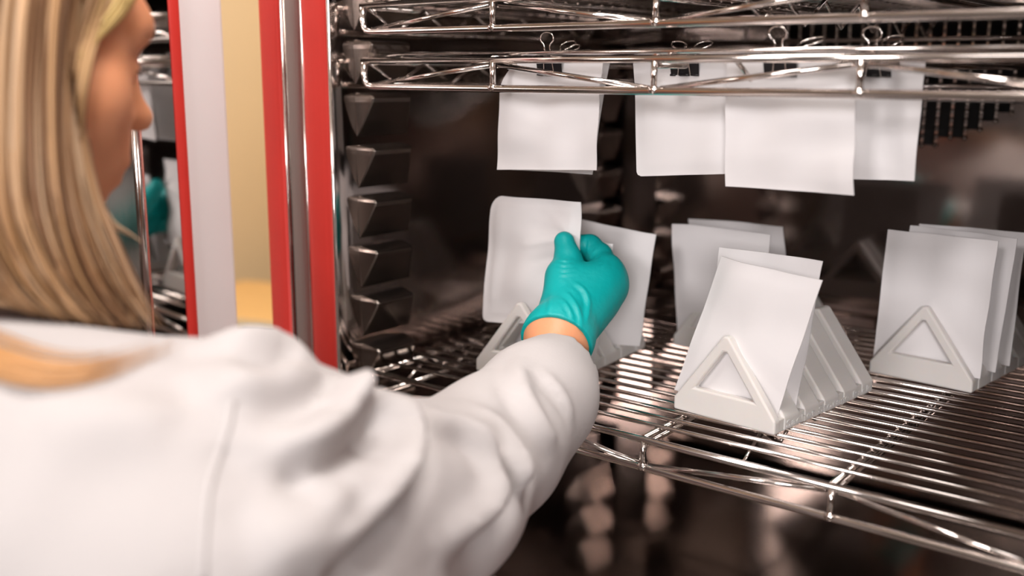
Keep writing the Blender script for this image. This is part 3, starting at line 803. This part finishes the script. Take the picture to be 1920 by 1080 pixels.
# ------------------------------------------------------------------ body
BD = SDF()
I3 = HM
def he(f, r, u, a, b, c, k, op='u'): BD.ell(H(f, r, u), I3, (a, b, c), k, op)
he(-.018, 0, .045, .098, .076, .084, .01)
he(.035, 0, -.040, .064, .061, .083, .03)
BD.ball(H(.070, 0, -.062), .037, .03)
he(.074, 0, .026, .024, .052, .022, .024)
BD.cap(H(.090, 0, .008), H(.112, 0, -.022), .0080, .0088, .014)
BD.ball(H(.117, 0, -.026), .0085, .008)
for sgn in (-1, 1):
    BD.ball(H(.098, sgn*.012, -.030), .0075, .006)
    BD.ball(H(.053, sgn*.042, -.030), .027, .025)
    BD.cap(H(-.010, sgn*.055, -.055), H(.068, sgn*.014, -.098), .018, .016, .022)
    BD.ball(H(.100, sgn*.032, -.002), .015, .014, 's')
    BD.ball(H(.0770, sgn*.032, -.004), .0137, .004)
    he(.0915, sgn*.032, -.006, .0085, .0105, .0042, .002, 's')
    he(-.004, sgn*.075, -.004, .020, .007, .030, .006)
he(.100, 0, -.060, .013, .024, .0065, .006); he(.098, 0, -.074, .013, .021, .0070, .006)
BD.ball(H(.080, 0, -.098), .021, .015)
BD.cap(H(-.030, 0, -.05), NECK-np.array([0, 0, .05]), .055, .060, .03)
hd = BD.grid(HC-.17, HC+np.array([.17, .17, .14]), .0026)
BT = SDF()
BT.cap(H(-.035, 0, -.09), NECK-np.array([0, 0, .06]), .050, .056, .02)
BT.ell(CHEST, HB, (.145, .09, .20), .04); BT.ell(PEL+np.array([0, 0, .03]), HB, (.15, .105, .16), .08)
BT.cap(NECK-np.array([0, 0, .09]), SR, .04, .036, .04); BT.cap(NECK-np.array([0, 0, .09]), SL, .05, .045, .05)
BT.chain([SR, EL, FA2], [.036, .032, .028], .02); BT.chain([SL, LEL, LWR], [.046, .038, .026], .02)
ANK = []
for sgn in (-1, 1):
    hip = PEL+bx*sgn*.085-np.array([0, 0, .08]); kn = np.array([hip[0], hip[1]+.02, hip[2]*.56]); an = np.array([kn[0], kn[1]-.02, .09]); ANK.append(an)
    BT.chain([hip, kn, an], [.078, .052, .036], .02)
bl_ = np.minimum(np.min([SL, LEL, LWR, PEL, ANK[0]], 0), PEL-.24)-.07; bl_[2] = .02
bh_ = np.maximum(np.max([SR, EL, FA2, PEL, NECK], 0), PEL+.2)+.07
bt_vf = nets(*BT.grid(bl_, bh_, .011), smooth=2)
# the two meshes (fine head, plain body) overlap inside the neck and the coat
PB = np.array([PEL[0], PEL[1], 0.0])
head_vf = nets(*hd, smooth=2); BD.tree = BVHTree.FromPolygons(head_vf[0].tolist(), head_vf[1].tolist())
pm = np_mesh('person', [head_vf, bt_vf, skin_hand])
person = link('person', pm, SKIN)
pm.transform(Matrix.Translation(-Vector(PB))); person.location = PB
tag(person, 'blond woman in a white lab coat reaching into the chamber with her right arm', 'person')
def wear(o): o.parent = person; o.matrix_parent_inverse = Matrix.Translation(-Vector(PB)); return o
coat = wear(link('lab_coat', np_mesh('lab_coat', [coat_vf]), COAT)); coat['label'] = 'white cotton lab coat with creased sleeve'
glove = wear(link('glove', np_mesh('glove', [glove_vf]), GLOVE)); glove['label'] = 'teal disposable glove'
# left glove: mirrored copy on the far hand
gm = glove.data.copy(); gl2 = wear(link('glove', gm, GLOVE)); gl2['label'] = 'teal disposable glove on the far hand'
mz = (LWR-LEL)/np.linalg.norm(LWR-LEL)
src = np.stack([-cax, side, np.cross(-cax, side)]); s1_ = side-(side@cax)*cax; s1_ /= np.linalg.norm(s1_)
src = np.stack([-cax, s1_, np.cross(-cax, s1_)])
t1_ = by-(by@mz)*mz; t1_ /= np.linalg.norm(t1_); dst = np.stack([mz, t1_, np.cross(t1_, mz)])   # reflected triad
Rm = dst.T@src
vv = np.empty(len(gm.vertices)*3, np.float32); gm.vertices.foreach_get('co', vv); vv = vv.reshape(-1, 3)
vv = (vv-WRI)@Rm.T + (LWR+mz*.03); gm.vertices.foreach_set('co', vv.astype(np.float32).ravel()); gm.flip_normals(); gm.update()
for sgn in (-1, 1):
    e = SDF().ball(H(.0770, sgn*.032, -.004), .0120, 0)
    wear(link('eye', np_mesh('eye', [nets(*e.grid(H(.0770, sgn*.032, -.004)-.018, H(.0770, sgn*.032, -.004)+.018, .0022))]), EYE))
    q = SDF().ball(H(.0770, sgn*.032, -.004)+hf*.0085-hu*.003, .0050, 0)
    wear(link('iris', np_mesh('iris', [nets(*q.grid(H(.0770, sgn*.032, -.004)-.005, H(.0770, sgn*.032, -.004)+.019, .0011))]), BLACK))
    q = SDF().chain([H(.0865, sgn*.0205, -.003), H(.0925, sgn*.032, -.0005), H(.0845, sgn*.0445, -.003)], [.0008, .0013, .0010], .001)
    wear(link('eyelash', np_mesh('eyelash', [nets(*q.grid(H(.0885, sgn*.032, -.002)-.022, H(.0885, sgn*.032, -.002)+.022, .0010))]), BLACK))
    q = SDF().chain([H(.0930, sgn*.014, .022), H(.0930, sgn*.030, .027), H(.080, sgn*.050, .021)], [.0022, .0026, .0016], .002)
    wear(link('eyebrow', np_mesh('eyebrow', [nets(*q.grid(H(.09, sgn*.032, .024)-.034, H(.09, sgn*.032, .024)+.034, .0017))]), mat('eyebrow_hair', (.22, .13, .06), .7)))
# trousers and shoes
TQ = SDF()
for an, sgn in zip(ANK, (-1, 1)):
    hip = PEL+bx*sgn*.085-np.array([0, 0, .08]); kn = np.array([hip[0], hip[1]+.02, hip[2]*.56])
    TQ.chain([hip, kn, an], [.092, .068, .058], .03)
tr_ = nets(*TQ.grid(np.minimum(ANK[0], ANK[1])-.13*np.array([1, 1.3, .0]), np.maximum(ANK[0], ANK[1])+np.array([.13, .16, PEL[2]-.1]), .01), smooth=2)
wear(link('trousers', np_mesh('trousers', [tr_]), NAVY))
for an in ANK:
    q = SDF().cap(an+np.array([0, -.02, -.045]), an+np.array([0, .13, -.052]), .044, .036, .02).cap(an+np.array([0, -.01, -.02]), an+np.array([0, 0, .01]), .044, .042, .03).plane((0, 0, .002), (0, 0, -1))
    wear(link('shoe', np_mesh('shoe', [nets(*q.grid(an-np.array([.07, .09, .1]), an+np.array([.07, .2, .06]), .006), smooth=2)]), SHOEM))
# sleeve seam and cuff hem
def cloth_line(name, pts, r, n=40, push=.3):
    Q = []
    for (x, y_) in smooth_path(pts, n):
        t = CT.trace(x, y_)
        if t is not None and (not Q or np.linalg.norm(t-Q[-1]) < .06): Q.append(t+ray(x, y_)*r*push)
    if len(Q) > 3:
        Q = np.array(Q)
        for _ in range(3): Q[1:-1] = .25*Q[:-2]+.5*Q[1:-1]+.25*Q[2:]
        V, F = tube_vf(Q, r, 6); me = pyd(name, V, F); wear(link(name, me, COAT, None, True))
cloth_line('shoulder_seam', [(436, 752), (428, 800), (412, 850), (396, 900), (386, 960), (380, 1090)], .0022)
ring = []
b1 = np.cross(sax, [0, 0, 1.0]); b1 /= np.linalg.norm(b1); b2 = np.cross(sax, b1)
def ringpts(c, r): return [c+r*(math.cos(t)*b1+math.sin(t)*b2) for t in np.linspace(0, 2*math.pi, 40)[:-1]]
# rolled bead of the glove cuff
bb1 = np.cross(cax, [0, 0, 1.0]); bb1 /= np.linalg.norm(bb1); bb2 = np.cross(cax, bb1)

# ------------------------------------------------------------------ hair
hv, hf_, hc_ = [], [], []
def strand(P, r0, r1, col, n=5):
    V, F = tube_vf(P, np.linspace(r0, r1, len(P)) if np.isscalar(r0) else r0, n)
    o = len(hv); hv.extend(V); hf_.extend([tuple(i+o for i in f) for f in F]); hc_.extend([col]*len(V))
GUIDE = [
 (0.00, [(232, -175, .745), (176, -20, .728), (152, 100, .716), (152, 230, .708), (172, 350, .700), (208, 450, .692), (248, 540, .690), (292, 616, .690)]),
 (0.35, [(165, -210, .725), (112, -60, .690), (92, 100, .672), (88, 250, .660), (98, 380, .655), (124, 480, .655), (165, 560, .660), (215, 614, .668)]),
 (0.70, [(70, -215, .715), (4, -60, .672), (-18, 100, .655), (-20, 280, .648), (-10, 400, .646), (20, 480, .648), (60, 550, .650), (112, 600, .655)]),
 (1.00, [(-70, -205, .73), (-150, -50, .690), (-180, 120, .676), (-180, 300, .670), (-165, 420, .668), (-120, 500, .668), (-60, 555, .662), (0, 572, .660)])]
GP = [(s, smooth_path([at(*p) for p in P], 18)) for s, P in GUIDE]
def guide(s):
    for (s0, a), (s1_, b) in zip(GP[:-1], GP[1:]):
        if s <= s1_: f = (s-s0)/(s1_-s0); return a*(1-f)+b*f
    return GP[-1][1]
pal = np.array([[.66, .44, .25], [.52, .32, .17], [.74, .54, .35], [.34, .19, .095], [.24, .13, .065], [.60, .37, .18]])
def hcol(s):
    # broad streaks across the head, as in dyed hair
    b = .5+.5*math.sin(s*23+1.2)*math.cos(s*9.1+.4); i = rng.integers(0, 3) if rng.random() < .15+.6*b else rng.integers(3, 6)
    c = pal[i]*np.array([.80, .74, .70])*(.85+.25*rng.random()); return (*np.clip(c, 0, 1), 1)
def clear_coat(P, m=.005):
    for i in range(len(P)):
        d = P[i]-CAMP; L = np.linalg.norm(d); r = CT.tree.ray_cast(Vector(CAMP), Vector(d/L))
        if r[0] is not None and r[3]-m < L: P[i] = CAMP+d/L*(r[3]-m)
    return P
CAPC = H(-.028, 0, .052); CAPR = np.array([.104, .088, .092])
def from_crown(G, lift, n=7):
    K = H(-.01+rng.normal(0, .012), .012+rng.normal(0, .008), .150); out = []
    for t in np.linspace(0, 1, n)[:-1]:
        p = (K*(1-t)+G[0]*t); l = (p-CAPC)@HM.T; q = np.sqrt(((l/(CAPR+lift))**2).sum())
        out.append(CAPC+(l/q)@HM if q < 1.0 or t < .85 else p)
    P = np.concatenate([np.array(out), G])
    for _ in range(3): P[1:n+2] = .25*P[:n+1]+.5*P[1:n+2]+.25*P[2:n+3]
    return P
for i in range(950):
    s = rng.random(); dep = rng.random()**1.3*.030; G = guide(s).copy()
    ph = rng.uniform(0, 6.28, 2); t = np.linspace(0, 1, len(G))
    d = (G-CAMP); d /= np.linalg.norm(d, axis=1)[:, None]
    G += d*(dep + .003*np.sin(5*t+ph[0]))[:, None] + np.outer(.004*np.sin(4*t+ph[1])*t, RT) + RT*rng.normal(0, .003)
    k = rng.integers(13, 19); G = G[:k]
    if s < .8: G[10:] = clear_coat(G[10:])
    G = from_crown(G, .011+.010*rng.random())
    r = np.interp(np.linspace(0, 1, len(G)), [0, .3, .68, 1], [.0016, .0021, .0017, .0002])
    strand(G, r, None, hcol(s), 4)
# swept fringe above the temple
FG = [[(285, -130), (268, -40), (238, 22), (195, 62), (152, 104)], [(215, -150), (190, -70), (168, -5), (150, 48), (134, 105)], [(205, 20), (180, 80), (162, 150), (152, 230), (158, 330)]]
def on_head(x, y, lift):
    t = BD.trace(x, y)
    return (at(x, y, .735) if t is None else t) - ray(x, y)*lift
for i in range(240):
    f = rng.random(); a, b = (FG[0], FG[1]) if i < 190 else (FG[1], FG[2])
    px_ = smooth_path(np.array(a)*(1-f)+np.array(b)*f, 14)+rng.normal(0, 2, 2); lift = .004+.012*rng.random()
    G = np.array([on_head(x, y, lift) for x, y in px_])
    for _ in range(4): G[1:-1] = .25*G[:-2]+.5*G[1:-1]+.25*G[2:]
    c = np.array([.74, .53, .20])*(.75+.4*rng.random()) if i < 190 and f < .8 else pal[rng.integers(3, 6)]
    if i < 190: G = from_crown(G, .006+.006*rng.random())
    strand(G, np.interp(np.linspace(0, 1, len(G)), [0, .5, 1], [.0016, .0020, .0008]), None, (*c, 1), 4)
# wisp lying across the shoulder, and the loose ends by the cheek
for i in range(40):
    o_ = rng.normal(0, 1.9); q = [(-200, 500+o_*20, 0), (-130, 590+o_*18, 0), (-50, 648+o_*14, 0), (40, 684+o_*12, 0), (140, 696+o_*9, 0), (240, 672+o_*7, 0), (345, 632+o_*5, 0)]; P = []
    for (x, y_) in smooth_path([(a, b) for a, b, c in q], 22):
        t = CT.trace(x, y_)
        if t is not None: P.append(t-ray(x, y_)*(.004+.004*rng.random()))
    P = P[rng.integers(0, 3):len(P)-rng.integers(0, 6)]
    if len(P) > 5:
        P = np.array(P)
        for _ in range(2): P[1:-1] = .25*P[:-2]+.5*P[1:-1]+.25*P[2:]
        strand(P, np.interp(np.linspace(0, 1, len(P)), [0, .4, 1], [.0003, .0008, .0001]), None, (*(pal[5]*np.array([.85, .72, .6])*(.8+.4*rng.random())), 1), 4)
for i in range(22):
    o_ = rng.normal(0, 1); strand(smooth_path([at(178+o_*4, 360, .71), at(205+o_*4, 412, .715), at(238+o_*3, 436, .72), at(264+o_*4, 452+o_*3, .725)], 10), np.linspace(.0010, .0003, 10), None, (*(pal[2]*1.05), 1), 4)
# cap of hair over the skull (crown, back, far side)
HQ = SDF()
HQ.ell(H(-.028, 0, .052), HM, (.104, .088, .092), .01)
HQ.cap(H(-.085, 0, .02), NECK-by*.085-np.array([0, 0, .13]), .055, .040, .04)
HQ.cap(H(-.03, -.070, .01), NECK-bx*.085-np.array([0, 0, .07]), .034, .022, .03)
HQ.cap(H(-.045, .048, .01), NECK+bx*.045-by*.05-np.array([0, 0, .04]), .028, .022, .02)
HQ.ell(H(.085, 0, -.03), HM, (.090, .075, .105), .01, 's')
cv_, cf_ = nets(*HQ.grid(HC-np.array([.2, .3, .40]), HC+np.array([.2, .2, .19]), .0055), smooth=2)
o_ = len(hv); hv.extend(list(cv_)); hf_.extend([tuple(int(i)+o_ for i in f) for f in cf_])
for p in cv_:
    a = math.atan2((p-HC)@hr, (p-HC)@hf); b = .5+.5*math.sin(a*17+3*math.sin(a*5)); c = (pal[5]*(1-b)+pal[3]*b)*np.array([.92, .85, .80]); hc_.append((*c, 1))
hm = pyd('hair', hv, hf_); hm.polygons.foreach_set('use_smooth', [True]*len(hm.polygons))
ca = hm.color_attributes.new('strand', 'FLOAT_COLOR', 'POINT'); ca.data.foreach_set('color', np.array(hc_, np.float32).ravel())
hair = wear(link('hair', hm, HAIR)); hair['label'] = 'long straight blond hair with darker streaks'
